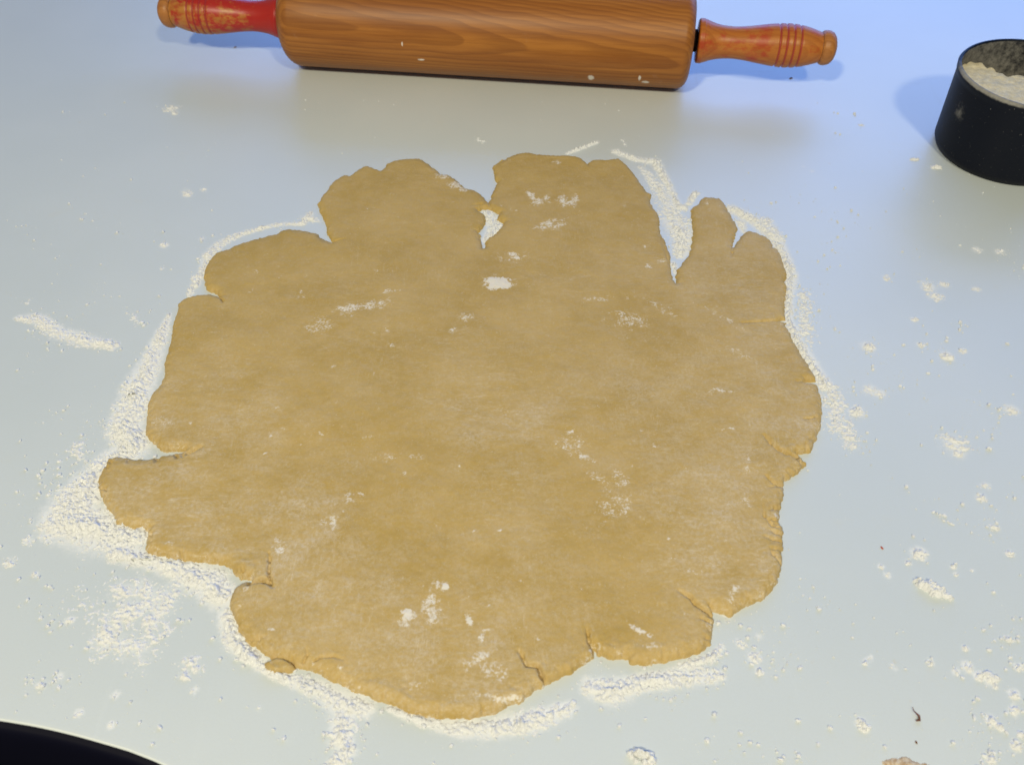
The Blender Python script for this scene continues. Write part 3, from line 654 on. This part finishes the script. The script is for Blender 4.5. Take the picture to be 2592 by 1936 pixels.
# flat handle standing off the rim towards the near right, outside the picture
bm = bmesh.new(); ha = R(-62); hx, hy = math.cos(ha), math.sin(ha)
secs = [(RT - .001, .016, .0), (RT + .012, .0115, .0), (RT + .05, .0100, -.001), (RT + .085, .0115, -.002), (RT + .098, .009, -.002), (RT + .102, .004, -.002)]
ringp = []
for dr, wd, dz in secs:
    ring = []
    for a_, b_ in ((-1, .4), (-.85, 1), (.85, 1), (1, .4), (1, -.4), (.85, -1), (-.85, -1), (-1, -.4)):
        ring.append(bm.verts.new((hx * dr - hy * a_ * wd, hy * dr + hx * a_ * wd, CUPH - .004 + dz + b_ * .0022)))
    ringp.append(ring)
for r0, r1 in zip(ringp[:-1], ringp[1:]):
    for k in range(8): bm.faces.new((r0[k], r0[(k + 1) % 8], r1[(k + 1) % 8], r1[k]))
bm.faces.new(ringp[-1]); bm.faces.new(ringp[0][::-1]); bmesh.ops.recalc_face_normals(bm, faces=bm.faces)
me = bpy.data.meshes.new('handle'); bm.to_mesh(me); bm.free()
for p in me.polygons: p.use_smooth = True
link('handle', me, M_black, cup)
mm_ = N('shaded_flour'); v = mm_.obj(); mm_.P(Base_Color=mm_.mix(mm_.ramp(mm_.noise(v, 350, 5, .7), .3, .7), C(.60, .52, .34), C(.72, .65, .47)), Roughness=1., Specular_IOR_Level=.1); mm_.bump(mm_.noise(v, 1100, 3, .7), .8, .0006); M_shaded_flour = mm_.m  # darker, creamier copy of the flour colour, painting the shade inside the cup
# flour heaped against the near left wall, dug away at the far right
X, Y = np.meshgrid(np.arange(-.0385, .0386, .0005), np.arange(-.0385, .0386, .0005)); rad = np.hypot(X, Y)
s_ = X * .62 + Y * .78                                      # distance towards the far right
cliff = sstep(.010, .020, s_ + (fbm(X, Y, .012, 3, 61) - .5) * .014)
Z = .0412 - .12 * np.clip(s_ + .035, 0, 1) - cliff * .014 + (fbm(X, Y, .008, 4, 62, .55) - .5) * .0022 + .0004 * np.sin((X * .9 - Y * .5) * 1100) * fbm(X, Y, .01, 2, 63)
lim = (RB - WT) + (RT - RB) * Z / CUPH - .0003
fl_me = grid_mesh('heaped_flour', X * np.minimum(1, lim / np.maximum(rad, 1e-6)), Y * np.minimum(1, lim / np.maximum(rad, 1e-6)), Z, rad < .0375)
o = link('heaped_flour', fl_me, M_shaded_flour, kind='stuff', label='flour heaped inside the black measuring cup, its colour darkened to cream as shade', cat='flour'); o.location = (CX, CY, 0)

# ------------------------------------------------------------------ crumbs and stains
def mat_plain(name, c1, c2, rough=.7):
    m = N(name); m.P(Base_Color=m.mix(m.ramp(m.noise(m.obj(), 900, 3), .35, .65), c1, c2), Roughness=rough); return m.m
M_crumb = mat_plain('brown_crumb', C(.10, .035, .015), C(.22, .09, .035))
M_red = mat_plain('red_crumb', C(.45, .10, .05), C(.30, .05, .03))
def lump(name, x, y, size, mat, label, sq=.5, seed=0):
    bm = bmesh.new(); bmesh.ops.create_icosphere(bm, subdivisions=2, radius=1); rr = random.Random(seed)
    for v in bm.verts:
        k = rr.uniform(.72, 1.25); v.co = Vector((v.co.x * k * size, v.co.y * k * size * .6, (v.co.z * k * .5 + .4) * size * sq))
    me = bpy.data.meshes.new(name); bm.to_mesh(me); bm.free()
    o = link(name, me, mat, label=label, cat='crumb'); c = D(x, y); o.location = (c[0], c[1], 0); o.rotation_euler = (0, 0, rr.uniform(0, 3)); return o
lump('crumb', 1708, 170, .0011, M_crumb, 'tiny dark brown crumb in the blue shadow below the right handle of the rolling pin', seed=1)
lump('crumb', 508, 103, .0013, mat_plain('grey_crumb', C(.30, .24, .22), C(.36, .30, .27)), 'greyish crumb below the left red handle of the rolling pin', seed=2, sq=.3)
lump('crumb', 1905, 1183, .00062, M_red, 'tiny red-brown crumb on the counter right of the dough', seed=3)
lump('crumb', 1979, 1603, .0005, M_crumb, 'tiny brown speck under the curled dark crumb near the bottom right', seed=4)
# curled dark crumb like a bit of burnt peel
cp = [D(x, y) for x, y in ((1970, 1528), (1973, 1536), (1978, 1541), (1984, 1547), (1985, 1556), (1978, 1557))]
bm = bmesh.new(); prev = None
for i, p in enumerate(cp):
    wv = (.00010, .00013, .0002, .00036, .00042, .00025)[i]; t = Vector(cp[min(i + 1, 5)] - cp[max(i - 1, 0)]).normalized(); nrm = Vector((-t.y, t.x, 0))
    ring = [bm.verts.new(Vector(p) + nrm * wv * math.cos(a_) + Vector((0, 0, .0005 + wv * math.sin(a_)))) for a_ in np.linspace(0, 2 * math.pi, 7)[:-1]]
    if prev:
        for k in range(6): bm.faces.new((prev[k], prev[(k + 1) % 6], ring[(k + 1) % 6], ring[k]))
    else: bm.faces.new(ring[::-1])
    prev = ring
bm.faces.new(prev); me = bpy.data.meshes.new('curled_crumb'); bm.to_mesh(me); bm.free()
link('curled_crumb', me, M_crumb, label='dark curled crumb with a thin tail on the counter near the lower right', cat='crumb')
# brown smear at the bottom edge
X, Y = np.meshgrid(np.arange(-.011, .011, .0003), np.arange(-.004, .004, .0003))
g = 1 - np.hypot(X / .0075, (Y + .12 * X) / .0019) + (fbm(X, Y, .003, 4, 71, .65) - .5) * 1.2
o = link('crumb_smear', grid_mesh('crumb_smear', X, Y, np.where(g > 0, .0004 * np.clip(g, 0, 1) + .0003 * fbm(X, Y, .001, 2, 3), -.0002), g > 0), mat_plain('smear_brown', C(.40, .27, .15), C(.60, .50, .36)), label='smear of brown crumbs at the bottom edge of the photo, right side', cat='crumb smear')
c = D(1958, 1650); o.location = (c[0], c[1], 0)
